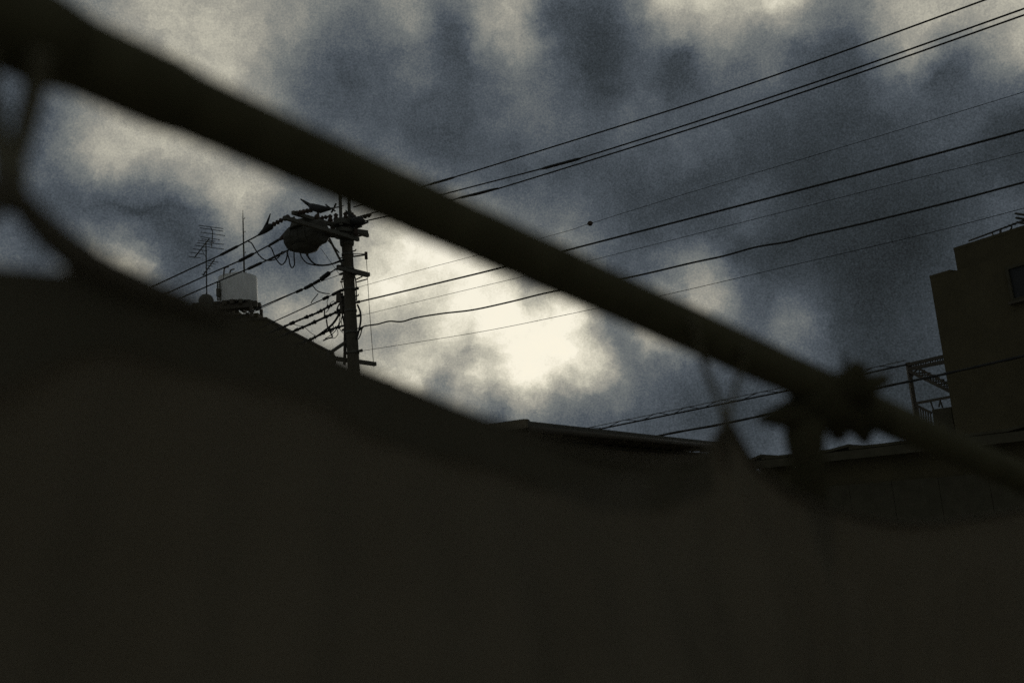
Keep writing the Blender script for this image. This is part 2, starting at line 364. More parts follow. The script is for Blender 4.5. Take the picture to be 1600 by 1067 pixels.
m = MB(); m.tube([A(316, 392, -.6), A(323.5, 405, -.6)], .014, 6); m.build('stay', 'alu', an)
el = []
for i, (cxp, cyp, hw) in enumerate([(333.5, 409, 7.5), (331, 412, 7), (328, 415.5, 5), (325, 419.5, 4), (321, 425, 3), (318, 429, 3)]):
    el.append((A(cxp - hw, cyp - hw * .16, -.72), A(cxp + hw, cyp + hw * .16, -.6)))
yagi(an, A(317, 430.5, -.66), A(335.5, 405, -.66), el, .03)

# ------------------------------------------------------------------ tall block on the right
EB = hdir(0, 866); EN = Vector((-EB.y, EB.x, 0)); EN = EN if EN.x > 0 else -EN      # EB away-left along the facade; EN into the block
CB = at(1453, 435, 25.0)
def fac(px, py, off=0.0): return onplane(px, py, CB + EN * off, EN)
zb = CB.z; cb0 = Vector((CB.x, CB.y, 0))
blk = thing('concrete_building', cb0, 'tall dark plain block with stepped roof at the right edge', 'building')
far = fac(1456, 600)
LW = 16.0
m = MB(); m.box(cb0, -EB * LW, EN * 9, Z * zb); m.build('wall', 'stucco', blk)
st = fac(1490.5, 392, .35); st0 = fac(1494, 425, .35); st0 = Vector((st.x, st.y, zb + .002))
m = MB(); m.box(st0, -EB * (LW - (st0 - cb0).dot(-EB) - .3), EN * 6, Z * (st.z - zb)); m.build('upper_storey', 'stucco', blk)
m = MB(); m.box(CB + EB * .005 - EN * .005 + Z * .001, -EB * ((st0 - cb0).dot(-EB) + .03), EN * 9.1, Z * .07); m.build('coping', 'stucco', blk)
m = MB(); m.box(st + EB * .005 - EN * .005 + Z * .001, -EB * 10, EN * 6.1, Z * .08); m.build('coping', 'stucco', blk)
def bwin(px, py, w, h):
    p = fac(px, py)
    fr = MB()
    e = -EB
    for (o, a, b_) in ((p, e * w, Z * .07), (p + Z * (h - .07), e * w, Z * .07), (p + Z * .07, e * .07, Z * (h - .14)), (p + e * (w - .07) + Z * .07, e * .07, Z * (h - .14)), (p + e * (w / 2 - .03) + Z * .07, e * .06, Z * (h - .14))):
        fr.box(o - EN * .08, a, EN * .078, b_)
    wd = fr.build('window', 'tile', blk)
    for k in (0, 1):
        m = MB(); m.box(p - EN * .03 + e * (.07 + k * (w / 2 - .04)) + Z * .07, e * (w / 2 - .1), EN * .028, Z * (h - .14)); m.build('pane', 'glass', wd)
    m = MB(); m.box(p - EN * .14 - e * .05 - Z * .06, e * (w + .1), EN * .138, Z * .058); m.build('sill', 'concrete', wd)
bwin(1583, 472, 1.5, .9)
for zz in (CB.z - 8.0,):
    m = MB(); m.box(Vector((cb0.x, cb0.y, zz)) - EN * .03, -EB * (LW - .1), EN * .029, Z * .06); m.build('floor_band', 'stucco', blk)
# roof aerial on it
q0 = fac(1566, 388, 1.2); q1 = fac(1564.5, 352, 1.2); q1.x = q0.x; q1.y = q0.y
a2 = thing('roof_antenna', Vector((q0.x, q0.y, st.z)), 'long aerial lying low over the upper roof of the right block', 'antenna')
m = MB(); m.tube([Vector((q0.x, q0.y, st.z)), fac(1563, 358.5, 1.2)], .03, 8); m.build('mast', 'alu', a2, True)
el = []
ba, bb = fac(1514, 376.5, 1.2), fac(1604, 343, 1.2)
for i in range(13):
    p = ba.lerp(bb, .04 + i * .072); hw = .10 + .012 * i
    el.append((p - EN * hw * .7 - Z * .02, p + EN * hw * .7 + Z * .02))
yagi(a2, ba, bb, el, .026, .014)
m = MB(); m.tube(spline([fac(1550, 363.5, 1.2), fac(1552, 368, 1.2), fac(1556, 369.2, 1.2), fac(1563, 366, 1.2)], 5), .02, 6)
m.tube(spline([fac(1563, 366, 1.2), fac(1576, 361, 1.2), fac(1580.5, 356.5, 1.2), fac(1580.5, 351.5, 1.2)], 5), .02, 6); m.build('bracket', 'alu', a2, True)
m = MB()
for dz in (-.12, 0, .12): m.tube([bb + Z * dz - EN * .45, bb + Z * dz + EN * .45], .03, 6)
m.tube([bb - Z * .16, bb + Z * .16], .03, 6); m.build('reflector', 'alu', a2)

# fire escape on the far end of the block
f0 = fac(1438, 700, .3); f0.z = 0
fe = thing('fire_escape', f0, 'steel outdoor stair and railings beside the right block', 'fire escape')
def FP(x, y, o=.5): return fac(x, y, o)
def fbeam(name, x0, y0, x1, y1, w=.07, h=.09, o=.5, parent=None):
    m = MB(); m.beam(FP(x0, y0, o), FP(x1, y1, o), w, h); return m.build(name, 'rust', parent or fe)
ptop = FP(1418.5, 568); m = MB(); m.beam(Vector((ptop.x, ptop.y, 0)), ptop + Z * .03, .10, .10); m.build('post', 'rust', fe)
fbeam('beam', 1418, 570, 1478, 556, .08, .09); fbeam('beam', 1421, 576.5, 1478, 565, .08, .1, .5)
m = MB()
for i in range(7):
    xa = 1422 + i * 7.5; xb = xa + 3.7
    ya = lambda x: 570 - (x - 1418) * .233; yb = lambda x: 576.5 - (x - 1421) * .2
    m.tube([FP(xa, yb(xa)), FP(xb, ya(xb)), FP(xa + 7.5, yb(xa + 7.5))], .02, 5)
m.build('lattice', 'rust', fe)
fbeam('stringer', 1420, 579.5, 1484, 611, .05, .08, .45); fbeam('stringer', 1420, 579.8, 1484, 611.3, .05, .08, 1.3)
fbeam('handrail', 1434, 575, 1484, 601, .05, .05, .45)
for i in range(11):
    x = 1436 + i * 4.3; m = MB()
    m.beam(FP(x, 576 + (x - 1436) * .52, .45), FP(x + 1.2, 586 + (x - 1434) * .5, .45), .022, .022); m.build('baluster', 'rust', fe)
for i in range(5):
    x = 1443 + i * 7.5; m = MB(); m.beam(FP(x, 575.5 + (x - 1439) * .52, .45), FP(x, 580.5 + (x - 1439) * .52, .45), .06, .06); m.build('rail_cap', 'rust', fe)
for i in range(8):
    x = 1424 + i * 7; y = 581.5 + (x - 1420) * .5; a = FP(x, y, .5); m = MB(); m.beam(a + Z * .02, a + EN * .8 + Z * .02, .10, .02); m.build('tread', 'rust', fe)
m = MB(); m.tube(spline([FP(1420.5, 592), FP(1426, 586), FP(1430, 580), FP(1438, 574.5)], 4), .025, 6); m.build('knee_brace', 'rust', fe)
m = MB(); m.tube(spline([FP(1424, 592), FP(1427, 583), FP(1423, 577)], 4), .02, 6); m.build('knee_brace', 'rust', fe)
fbeam('handrail', 1429, 630.5, 1487, 619.5, .06, .07)
for (x0, y0, x1, y1) in [(1454, 627, 1458.5, 640), (1468.5, 624.5, 1473, 637), (1469.5, 624, 1467, 636)]: fbeam('baluster', x0, y0, x1, y1, .03, .03)
fbeam('handrail', 1431, 633, 1455.5, 645, .05, .06)
for i in range(6): fbeam('baluster', 1434 + i * 3.9, 634 + i * 1.9, 1437 + i * 3.9, 664 + i * 1.9, .028, .028)
m = MB(); a = FP(1456, 640, .3); bq = FP(1485, 633.5, .3); m.box(Vector((a.x, a.y, 0)), (bq - a) * Vector((1, 1, 0)).length / 1.41421 if False else Vector((bq.x - a.x, bq.y - a.y, 0)), EN * 1.6, Z * a.z)
m.build('landing_wall', 'tile', fe)

# ------------------------------------------------------------------ flat-roofed house in the middle
EH = hdir(1590, 742); HN = Vector((-EH.y, EH.x, 0)); HN = HN if HN.x < 0 else -HN   # EH away-right along the eave, HN into the house
H0 = at(822, 658, 14.5)
def hs(px, py, off=0.0): return onplane(px, py, H0 + HN * off, HN)
H1 = hs(1141, 696.5); ln = (H1 - H0).dot(EH)
hb = Vector((H0.x, H0.y, 0))
hou = thing('low_house', hb, 'low flat-roofed house with a long pale eave behind the hanging cloth', 'house')
zt = H0.z
T = .045
m = MB(); m.box(H0 - Z * .10 + HN * .02, EH * ln, HN * 7.5, Z * .07); m.build('roof_slab', 'tile', hou)
m = MB(); m.box(H0 - Z * .09 - HN * .03, EH * (ln + .02), HN * .045, Z * .09); m.build('fascia', 'steel', hou)
m = MB(); m.box(H0 - Z * .105 - EH * .04 - HN * .03, EH * .038, HN * 7.5, Z * .125); m.build('barge_board', 'wood', hou)
m = MB(); m.tube([H0 - HN * .07 - Z * .13 - EH * .0, H0 - HN * .07 - Z * .13 + EH * (ln + .05)], .05, 10); m.build('gutter', 'rust', hou, True)
m = MB(); q = H0 - EH * .02 + HN * .05; m.hexa([q, q + EH * .3, q + EH * .3 + HN * 6, q + HN * 6], [q + EH * .05 + Z * .045, q + EH * .2 + Z * .05, q + EH * .2 + HN * 6 + Z * .05, q + EH * .05 + HN * 6 + Z * .045]); m.build('ridge_cap', 'tile', hou)
k = .5
while k < ln - .2:
    m = MB(); m.beam(H0 + EH * k - Z * .155 + HN * .0, H0 + EH * k - Z * .155 + HN * .6, .06, .09); m.build('rafter', 'wood', hou); k += .75
wl = H0 + HN * .6 + EH * .2; wl = Vector((wl.x, wl.y, 0))
m = MB(); m.box(wl, EH * (ln - .5), HN * 6.2, Z * (zt - .2)); m.build('wall', 'stucco', hou)
for j in range(int((zt - .3) / .24)):
    m = MB(); q = wl - HN * .03 + Z * (.08 + j * .24)
    m.hexa([q - HN * .015, q + EH * (ln - .5) - HN * .015, q + EH * (ln - .5) + HN * .028, q + HN * .028],
           [q + Z * .23, q + EH * (ln - .5) + Z * .23, q + EH * (ln - .5) + HN * .028 + Z * .23, q + HN * .028 + Z * .23])
    m.build('siding_board', 'wood', hou)
for f in (.25, .6):
    q = wl + EH * (ln * f) - HN * .08 + Z * 1.2
    m = MB(); m.box(q, EH * 1.4, HN * .034, Z * 1.0); wd = m.build('window', 'steel', hou)
    m = MB(); m.box(q - HN * .01 + EH * .06 + Z * .06, EH * 1.28, HN * .008, Z * .88); m.build('pane', 'glass', wd)

# ------------------------------------------------------------------ lapped-sheet roof on the right
TD = hdir(-413, 898); TN = Vector((-TD.y, TD.x, 0)); TN = TN if TN.y > 0 else -TN
T0 = at(1300, 701, 12.5)
def tp(px, py, off=0.0): return onplane(px, py, T0 + TN * off, TN)
ta, tbq = tp(1152, 719), tp(1750, 650)
tz = T0.z
tb0 = Vector((ta.x, ta.y, 0))
th = thing('tin_roof_house', tb0, 'low house with a lapped sheet roof below the right block', 'house')
ln2 = (tbq - ta).dot(-TD)
m = MB(); m.box(tb0 + TN * .25 - TD * .2, -TD * (ln2 - .4), TN * 4.5, Z * (tp(1152, 719).z - .12)); m.build('wall', 'stucco', th)
edges = [(1118, 722.5), (1188.5, 709.5), (1325, 693.5), (1462, 678), (1600, 662), (1750, 645)]
for i in range(5):
    a = tp(*edges[i]); b_ = tp(*edges[i + 1])
    zl = tp(edges[i][0], edges[i][1] + (5 if i else 0)).z if i else a.z
    # each sheet starts low and its lip rides up over the next
    pa = Vector((a.x, a.y, zl)); pb = Vector((b_.x, b_.y, b_.z)); d = pb - pa
    mid = pa + d * .80; mid.z = pa.z + (tp(edges[i + 1][0], edges[i + 1][1] + 4.5).z - pa.z) * .80
    th_ = Z * .035; dep = TN * 4.6 + Z * -.25
    m = MB()
    m.hexa([pa - th_, mid - th_, mid - th_ + dep, pa - th_ + dep], [pa, mid, mid + dep, pa + dep])
    e_ = d * .002
    m.hexa([mid - th_ + e_, pb - th_, pb - th_ + dep, mid - th_ + dep + e_], [mid + e_, pb, pb + dep, mid + dep + e_])
    m.build('roof_sheet', 'tile', th)
m = MB(); m.box(tp(1118, 722.5) - Z * .16 - TN * .02, (tbq - ta) * Vector((1, 1, 0)) if False else -TD * ln2, TN * .025, Z * .115); m.build('eave_board', 'tile', th)
for i in range(14):
    q = tb0 - TD * (.4 + i * .62) + TN * .2; m = MB(); m.box(q, -TD * .614, TN * .045, Z * (tz - .5)); m.build('wall_panel', 'tile', th)

# ------------------------------------------------------------------ utility pole
PT = line(540.6, 352); _b = line(552.2, 566); PB0 = PB.copy(); PB0 = _b + (_b - PT) * (_b.z / (PT.z - _b.z)); ztop = PT.z
up = thing('utility_pole', PB, 'concrete utility pole crowded with crossarms and cables', 'utility pole')
rz = lambda z: .20 - .04 * z / ztop
pax = lambda z: PB0.lerp(PT, z / ztop)
m = MB(); m.tube([pax(z) for z in np.linspace(0, ztop, 14)], [rz(z) for z in np.linspace(0, ztop, 14)], 20); m.build('shaft', 'concrete', up, True)
def arm(name, x0, y0, x1, y1, w=.1, h=.1, off=0.0, mm='steel'):
    a, b_ = across(x0, y0, off), across(x1, y1, off); zc = (a.z + b_.z) / 2; a.z = b_.z = zc
    m = MB(); m.beam(a, b_, w, h); return m.build(name, mm, up, bevel=.01)
arm('crossarm', 457, 335, 575, 366, .1, .11, .22); arm('crossarm', 444, 343, 560, 372, .1, .11, -.22)
arm('crossarm', 527, 413, 577, 433, .09, .12, .2); arm('crossarm', 529, 416, 575, 434, .09, .1, -.2)
arm('crossarm', 512, 551, 587, 576, .1, .12, .24)
def sp(name, pts, r, mm='rubber', n=8, parent=up, k=6):
    m = MB(); m.tube(spline(pts, k), r, n); return m.build(name, mm, parent, True)
def bm(name, p, q, w, h, mm='steel', parent=up):
    m = MB(); m.beam(p, q, w, h); return m.build(name, mm, parent)
# pole-top fittings
bm('pole_top_bracket', across(533, 352, -.1), across(531, 296, -.1), .07, .07); bm('pole_top_bracket', across(546, 352, .1), across(545, 300, .1), .07, .07)
bm('pole_top_bracket', across(524, 360), across(566, 366), .5, .12)
bm('arm_brace', line(514, 372), line(541, 425), .05, .05); bm('arm_brace', line(511, 374), line(530, 395), .03, .03)
bm('hanger', across(505, 362), across(548, 370), .34, .14); bm('hanger', across(527, 345), across(560, 353), .3, .16)
m = MB(); m.tube([pax(line(542, 384).z), pax(line(542, 381).z), pax(line(541, 366).z)], [.20, .215, .215], 18); m.build('mounting_collar', 'steel', up, True)
for yy in (381, 397, 420, 452, 486, 520, 552):
    c = pax(line(547, yy).z); m = MB(); m.tube([c - Z * .035, c + Z * .035], rz(c.z) + .018, 18); m.build('band_clamp', 'steel', up, True)
for i, yy in enumerate((394, 399, 432, 437, 465, 492, 516, 541)):
    s_ = -1 if i % 2 else 1; c = pax(line(547, yy).z)
    m = MB(); m.tube([c - DL * s_ * .15, c - DL * s_ * (.34), c - DL * s_ * .34 + Z * .04], .02, 6); m.build('step_bolt', 'steel', up)
# right hand bracket, guy wire
bm('bracket', line(552, 401), line(572, 398), .05, .035); bm('bracket', line(552, 396.5), line(572, 397), .02, .02)
m = MB(); c = line(572, 399); m.tube([c + Z * .1, c - Z * .12], .045, 8); m.build('guy_insulator', 'porcelain', up, True)
m = MB(); m.tube([line(572.3, 401), line(577, 480), line(584, 574)], .0085, 6); m.build('guy_wire', 'steel', up)
bm('arm_brace', line(557, 441), line(574, 436), .03, .03); bm('arm_brace', line(556, 437), line(566, 432), .03, .03)
bm('arm_brace', line(541, 534), line(516, 551), .07, .08); bm('arm_brace', line(514, 547), line(514.5, 556), .09, .09)
m = MB(); m.tube([line(539.5, 480), line(539.2, 525), line(538.5, 570)], .045, 8); m.build('conduit', 'rust', up, True)
m = MB(); m.tube(spline([line(534, 487), line(537.5, 505), line(540.5, 522), line(540, 560)], 5), .022, 8); m.build('conduit', 'rubber', up, True)
bm('terminal_box', line(534.5, 462), line(536.5, 490), .16, .1, 'rust'); bm('terminal_box', line(531, 458), line(530.5, 472), .14, .16, 'rust')
sp('riser_cable', [line(558.5, 476), line(563, 488), line(563.5, 502), line(560, 520), line(556, 532)], .028)
sp('riser_cable', [line(569, 509.5), line(565.5, 514), line(563.5, 522), line(560, 530)], .018)
sp('riser_cable', [line(535.5, 492), line(533, 500), line(530, 508), line(531, 513)], .014)
sp('riser_cable', [line(532, 489), line(530.5, 500), line(527, 512), line(519, 522), line(508, 529)], .012)
sp('riser_cable', [line(549, 405), line(552, 425), line(556, 440), line(557, 470)], .02)
for pts_, r_ in (([(536, 490), (533, 499), (534, 508), (531, 514), (536, 520)], .012), ([(530, 474), (526, 484), (528, 495), (524, 503)], .012),
                 ([(535, 470), (529, 478), (527, 487), (531, 494)], .016), ([(522, 470), (516, 474), (514, 482), (509, 489)], .009),
                 ([(497, 459), (493, 464), (488, 470), (486, 474)], .014), ([(524, 500), (520, 507), (522, 514), (517, 520)], .012),
                 ([(538, 425), (534, 440), (536, 455), (533, 466)], .012), ([(541, 388), (536, 398), (538, 410), (534, 418)], .012),
                 ([(527, 515), (528, 522), (523, 528), (517, 528)], .010), ([(513, 466), (511, 473), (514, 480), (512, 486)], .010)):
    sp('riser_cable', [line(x, y, -.08) for x, y in pts_], r_)
# strain insulators and dead-end covers
def insul(name, p, q, r=.055, nd=5):
    P = [Vector(p).lerp(Vector(q), i / (nd * 4)) for i in range(nd * 4 + 1)]
    rr = [(r if i % 4 in (1, 2) else r * .5) for i in range(nd * 4 + 1)]
    m = MB(); m.tube(P, rr, 12); return m.build(name, 'porcelain', up, True)
def horn(p, q, tip, r=.09):
    P = [Vector(p).lerp(Vector(q), f) for f in (0, .2, .6, 1)]
    m = MB(); m.tube(P, [.03, r, r * .8, .03], 10); c = m.build('dead_end_cover', 'rubber', up, True)
    mid = P[2]; m = MB(); m.tube([mid, mid.lerp(tip, .5), tip], [r * .75, .035, .015], 8); m.build('cover_tail', 'rubber', c, True)
insul('strain_insulator', across(452, 338, .2), line(425, 352, -2.2), .07, 5); horn(line(427, 351, -2.2), line(404, 367.5, -2.2), line(422.5, 334, -2.2), .10)
insul('strain_insulator', line(462, 333.5, -1.8), line(489, 328, -1.8), .07, 5)
m = MB(); m.tube([line(x, y, -1.8) for x, y in ((484, 321), (489, 324), (500, 327), (516, 326.5))], [.06, .11, .12, .04], 10); cv = m.build('dead_end_cover', 'rubber', up, True)
m = MB(); m.tube([line(487, 322.5, -1.8), line(478, 317, -1.8), line(470, 311.5, -1.8)], [.06, .045, .02], 8); m.build('cover_tail', 'rubber', cv, True)
sp('lead_wire', [line(514, 326, -1), line(527, 324, -.5), line(536, 322)], .02)
sp('lead_wire', [line(509, 320, -.6), line(514, 324, -.6), line(524, 330, -.4)], .025)
sp('lead_wire', [line(525, 318, -.2), line(522, 325, -.2), line(518, 332, -.3)], .03)
insul('strain_insulator', line(487, 344, -1.0), line(512, 339, -.6), .07, 5)
insul('strain_insulator', line(557, 343, .4), line(580, 336, .4), .06, 4); insul('strain_insulator', line(546, 330, .4), line(556, 340, .4), .05, 3)
m = MB(); m.tube([line(552, 346), line(560, 346), line(568, 346.5)], [.13, .15, .08], 10); m.build('dead_end_cover', 'rubber', up, True)
m = MB(); m.tube([line(540, 329), line(548, 337), line(556, 345)], [.02, .05, .11], 8); m.build('dead_end_cover', 'rubber', up, True)
sp('lead_wire', [line(551, 360), line(562, 353), line(575, 347)], .03)
sp('lead_wire', [line(549.5, 352), line(552.5, 356), line(551, 361)], .02)
for (x0, y0, o) in ((505, 350, -.4), (516, 342, -.3), (525, 340, .2), (556, 363, 0), (520, 353, .1), (540, 338, .3)):
    p = line(x0, y0, o); m = MB(); m.tube([p - Z * .12, p - Z * .05, p + Z * .02, p + Z * .08, p + Z * .14], [.04, .09, .05, .08, .02], 10); m.build('pin_insulator', 'porcelain', up, True)
for (x0, y0) in ((532, 416), (529, 420), (534, 428), (537, 436), (557, 451), (559, 472), (561, 493), (563, 548), (538, 515)):
    p = line(x0, y0); m = MB(); m.tube([p - DL * .06, p + DL * .08], [.05, .035], 8); m.build('cable_clamp', 'steel', up, True)
sp('lead_wire', [line(511, 369), line(518, 371), line(525, 370.5), line(531, 370)], .014); sp('lead_wire', [line(520, 368), line(526, 373), line(532, 373.5)], .014)

# transformer hung under the arms
tp0 = line(478, 393, -1.1)
tf = thing('pole_transformer', tp0, 'bulky grey transformer hung under the crossarms left of the utility pole', 'transformer')
def TL(x, y, o=-1.1): return line(x, y, o)
ca = TL(479, 369); axis = DL
prof = [(-.66, .12), (-.65, .30), (-.56, .37), (-.2, .40), (.2, .40), (.5, .39), (.62, .34), (.69, .22), (.71, .08)]
m = MB(); m.tube([ca + axis * t for t, r in prof], [r for t, r in prof], 14); m.build('tank', 'tankgrey', tf, False)
m = MB(); m.tube([ca - Z * .3 + axis * .05, ca - Z * .42 + axis * .05, ca - Z * .5 + axis * .05], [.42, .34, .12], 12); m.build('sump', 'tankgrey', tf)
m = MB(); m.tube([ca + Z * .2, ca + Z * .4, ca + Z * .46], [.5, .44, .3], 12); m.build('cover', 'tankgrey', tf)
m = MB(); m.tube([TL(456, 362), TL(447, 368), TL(436, 375)], [.16, .11, .03], 10); m.build('bushing', 'porcelain', tf, True)
for k in (-.45, -.15, .15, .45):
    m = MB(); m.tube([ca + axis * k + Z * .32, ca + axis * k + Z * .5, ca + axis * k + Z * .56], [.06, .08, .03], 10); m.build('bushing', 'porcelain', tf, True)
for k in (-.5, .5):
    m = MB(); m.beam(ca + axis * k + Z * .35, ca + axis * k + Z * .72, .07, .03); m.build('hanger_strap', 'steel', tf)
for k in (-.3, .0, .3):
    m = MB(); c = ca + axis * k; m.tube([c + axis * -.02, c + axis * .02], .412, 14); m.build('band', 'tankgrey', tf)
m = MB(); m.tube([TL(480, 392), TL(480, 400)], [.06, .03], 8); m.build('drain', 'tankgrey', tf)

# ------------------------------------------------------------------ cables
def cable(name, label, pts, r, group, off=0.0, thick=(), n=8, lump=0.0, k=8, parts=()):
    P = spline([line(x, y, off) if len((x, y)) else None for x, y in pts], k)
    o = thing(name, P[0], label, 'cable', group)
    m = MB()
    if lump:
        Q = []; rr = []
        for i in range(len(P) - 1):
            for j in range(4):
                Q.append(P[i].lerp(P[i + 1], j / 4)); q_ = len(Q) + len(label); rr.append(r * (.85 + lump * max(0, .5 * math.sin(q_ * .53) + .45 * math.sin(q_ * .217 + 1) + .4 * math.sin(q_ * 1.31) + random.uniform(-.25, .3))))
        m.tube(Q, rr, n)
    else: m.tube(P, r, n)
    m.build('wire', 'rubber', o, True)
    for (xa, ya, xb, yb, rt) in thick:
        a, b_ = line(xa, ya, off), line(xb, yb, off)
        m = MB(); m.tube([a, a.lerp(b_, .12), a.lerp(b_, .88), b_], [r, rt, rt, r], 10); m.build('splice_sleeve', 'rubber', o, True)
    for (xa, ya, rt) in parts:
        a = line(xa, ya, off); m = MB(); dd = (line(xa + 10, ya - 3, off) - a).normalized()
        m.tube([a + dd * (rt * t) for t in (-1.5, -1, -.8, -.4, 0, .4, .8, 1, 1.5)], [r, rt * .25, rt * .6, rt * .92, rt, rt * .92, rt * .6, rt * .25, r], 12); m.build('strain_insulator', 'porcelain', o, True)
    return o
GR = 'overhead cables right of the pole'
GL = 'overhead cables left of the pole'
cable('power_cable', 'topmost power cable, running from pole to the upper right corner', [(552, 324), (620, 303), (705, 278.5), (850, 234), (1080, 162), (1300, 87), (1540, 0), (1640, -37), (1900, -135)], .02, GR, 0.4, [(668, 289.5, 711, 277, .034)])
cable('power_cable', 'second power cable from top, with a thick splice right of the slanted pole', [(556, 340), (620, 323), (705, 300.5), (850, 263), (905, 248), (1080, 193), (1300, 120), (1600, 14), (1900, -95)], .02, GR, 0.2, [(845, 264.5, 908, 247.5, .038)])
cable('power_cable', 'third power cable from top, running just under the spliced one', [(560, 348), (640, 330), (722, 308.5), (775, 296), (1080, 201.5), (1300, 129), (1600, 24), (1900, -84)], .02, GR, 0.0, [(716, 310, 778, 294.5, .034)])
cable('thin_wire', 'thin wire with a round insulator bead right of the slanted pole', [(556, 450), (640, 426.5), (745, 399), (880, 363), (922, 349.5), (1080, 300.5), (1350, 220), (1600, 144), (1900, 50)], .0062, GR, 0.0, parts=[(922, 349.3, .066)])
cable('service_cable', 'fourth thick cable down, crossing the bright cloud gap at mid-height', [(557, 472.5), (640, 453), (785, 418), (890, 390), (1080, 341), (1300, 284), (1600, 203.5), (1900, 120)], .024, GR, 0.0)
cable('thin_wire', 'thin wire just below the fourth thick cable, without any bead', [(560, 494), (700, 460), (810, 434), (935, 404), (1150, 350), (1400, 287), (1600, 237.5), (1900, 160)], .0062, GR, 0.0)
cable('service_cable', 'wavy thick cable, second from bottom, over the brightest cloud gap', [(562, 516), (568, 510), (590, 506.5), (608, 502), (628, 502.5), (650, 496.5), (690, 490), (740, 484), (800, 471), (860, 456.5), (985, 433), (1080, 411), (1131, 400), (1180, 386.5), (1230, 378), (1262, 369), (1320, 356), (1375, 343), (1480, 317), (1600, 285), (1900, 205)], .022, GR, 0.0)
cable('thin_wire', 'lowest thin wire from the pole, fading across the bright gap', [(560, 549), (640, 536.5), (770, 515), (915, 485.5), (1040, 460.5), (1240, 414), (1440, 367), (1600, 325.5), (1900, 245)], .0068, GR, 0.0)

cable('power_cable', 'upper left power cable ending at a horned dead-end cover', [(404, 367.5), (375, 383), (346, 398), (300, 419), (240, 447), (150, 488), (40, 538), (-120, 606)], .022, GL, -2.2, [(343, 399.5, 373, 384, .042)])
cable('power_cable', 'middle left power cable running in to the transformer', [(437, 374.5), (410, 389), (381, 404.5), (330, 427), (269, 454.5), (180, 494), (60, 548), (-100, 616)], .022, GL, -1.6, [(372, 409, 397, 396, .05), (420, 384, 437, 374, .04)])
cable('power_cable', 'lower left power cable passing in front of the water tank', [(460, 386), (446, 393), (420, 405.5), (389, 419.5), (350, 436), (295, 460), (210, 497), (90, 550), (-70, 620)], .022, GL, -1.1, [(386, 421, 410, 410, .046), (418, 407, 446, 393, .036)])
cable('service_cable', 'left service cable with thick insulators, next below the jumper loops', [(533, 415), (515, 427), (500, 437), (476, 450.5), (440, 465.5), (407, 480), (330, 515), (200, 572)], .022, GL, 0.0, [(500, 437.5, 516, 425.5, .075), (489, 444, 500, 437.5, .05), (475, 451.5, 490, 443.5, .055), (462, 457, 473, 452, .045)])
cable('thin_wire', 'thin wire just under the insulated service cable left of the pole', [(535, 428), (500, 440.5), (470, 453.5), (440, 467), (400, 486), (300, 534)], .010, GL, 0.0)
cable('service_cable', 'slim plain cable above the lumpy communication cables', [(539, 451.5), (520, 460.5), (508, 466), (470, 483.5), (415, 508.5), (340, 542)], .018, GL, 0.0, [(518, 461.5, 536, 452.5, .05), (504, 468, 514, 463, .05)])
cable('communication_cable', 'uppermost of three lumpy communication cables left of the pole', [(540, 463), (525, 473), (510, 481), (495, 489), (470, 499), (440, 512), (425, 518.5), (360, 548)], .038, GL, 0.0, lump=.75)
cable('communication_cable', 'middle one of three lumpy communication cables left of the pole', [(540, 480), (525, 488), (505, 497), (480, 508.5), (455, 519), (435, 528), (380, 551)], .042, GL, 0.0, lump=.6)
cable('communication_cable', 'lowest of three lumpy communication cables left of the pole', [(540, 508), (527, 511.5), (515, 516), (500, 523), (480, 533), (463, 541), (420, 560)], .036, GL, 0.0, lump=.7)
cable('drop_cable', 'thick curved drop cable sweeping between the lumpy communication cables', [(531, 487), (527, 496), (519, 507), (507, 517), (494, 526), (480, 532.5), (462, 538)], .034, GL, -.1)
GJ = 'jumper loops by the transformer'
cable('jumper_cable', 'wide shallow jumper loop hanging from the upper left power cable', [(388, 377.5), (393, 380), (399, 390), (406, 400), (414, 406), (424, 407), (434, 403), (441, 393)], .019, GJ, -1.7)
cable('jumper_cable', 'middle jumper loop hanging below the transformer end', [(419, 385), (424, 388), (430, 402), (436, 411), (441, 413.5), (447, 406), (450, 391)], .019, GJ, -1.4)
cable('jumper_cable', 'narrow deep jumper loop hanging below the transformer end', [(448, 394), (451.5, 404), (453, 413), (456.5, 418.5), (460, 413), (459.5, 400), (459.5, 390)], .019, GJ, -1.2)
cable('jumper_cable', 'upper curve of cable from the transformer drain to the pole', [(480, 397), (483, 404), (491, 412), (501, 414.5), (515, 413.5), (528, 409), (538, 405)], .026, GJ, -.7)
cable('jumper_cable', 'lower curve of cable from the transformer sump to the pole', [(469, 391), (470.5, 400), (478, 410), (490, 414), (506, 415), (520, 412.5), (538, 406.5)], .02, GJ, -.6)
cable('jumper_cable', 'slack pair wire curling under the insulated service cable', [(484, 443.5), (489, 447), (495, 454), (505, 458), (515, 459)], .016, GJ, 0.0)
cable('jumper_cable', 'slack loop between the upper two lumpy communication cables', [(452, 505), (463, 508), (475, 511), (480, 515), (487, 521), (493, 524)], .009, GJ, 0.0)
cable('jumper_cable', 'slack loop between the lower two lumpy communication cables', [(459, 521), (466, 526), (476, 530.5), (486, 530)], .014, GJ, 0.0)
cable('jumper_cable', 'short upright tie between the upper two lumpy communication cables', [(507, 483), (507, 490), (506.5, 497)], .02, GJ, -.05)
cable('jumper_cable', 'short upright tie reaching the thick curved drop cable', [(510, 499), (511, 506), (512.5, 513), (517, 521), (519, 526.5), (512, 529), (505, 532)], .022, GJ, -.05)
cable('thin_wire', 'very thin stay wire from transformer down to the pole steps', [(501, 388), (512, 403), (522, 417), (530, 428)], .007, GJ, -.4)
cable('jumper_cable', 'thin loop hanging below the lowest lumpy communication cable', [(489, 530), (489.5, 536), (486, 541), (480, 543)], .009, GJ, 0.0)

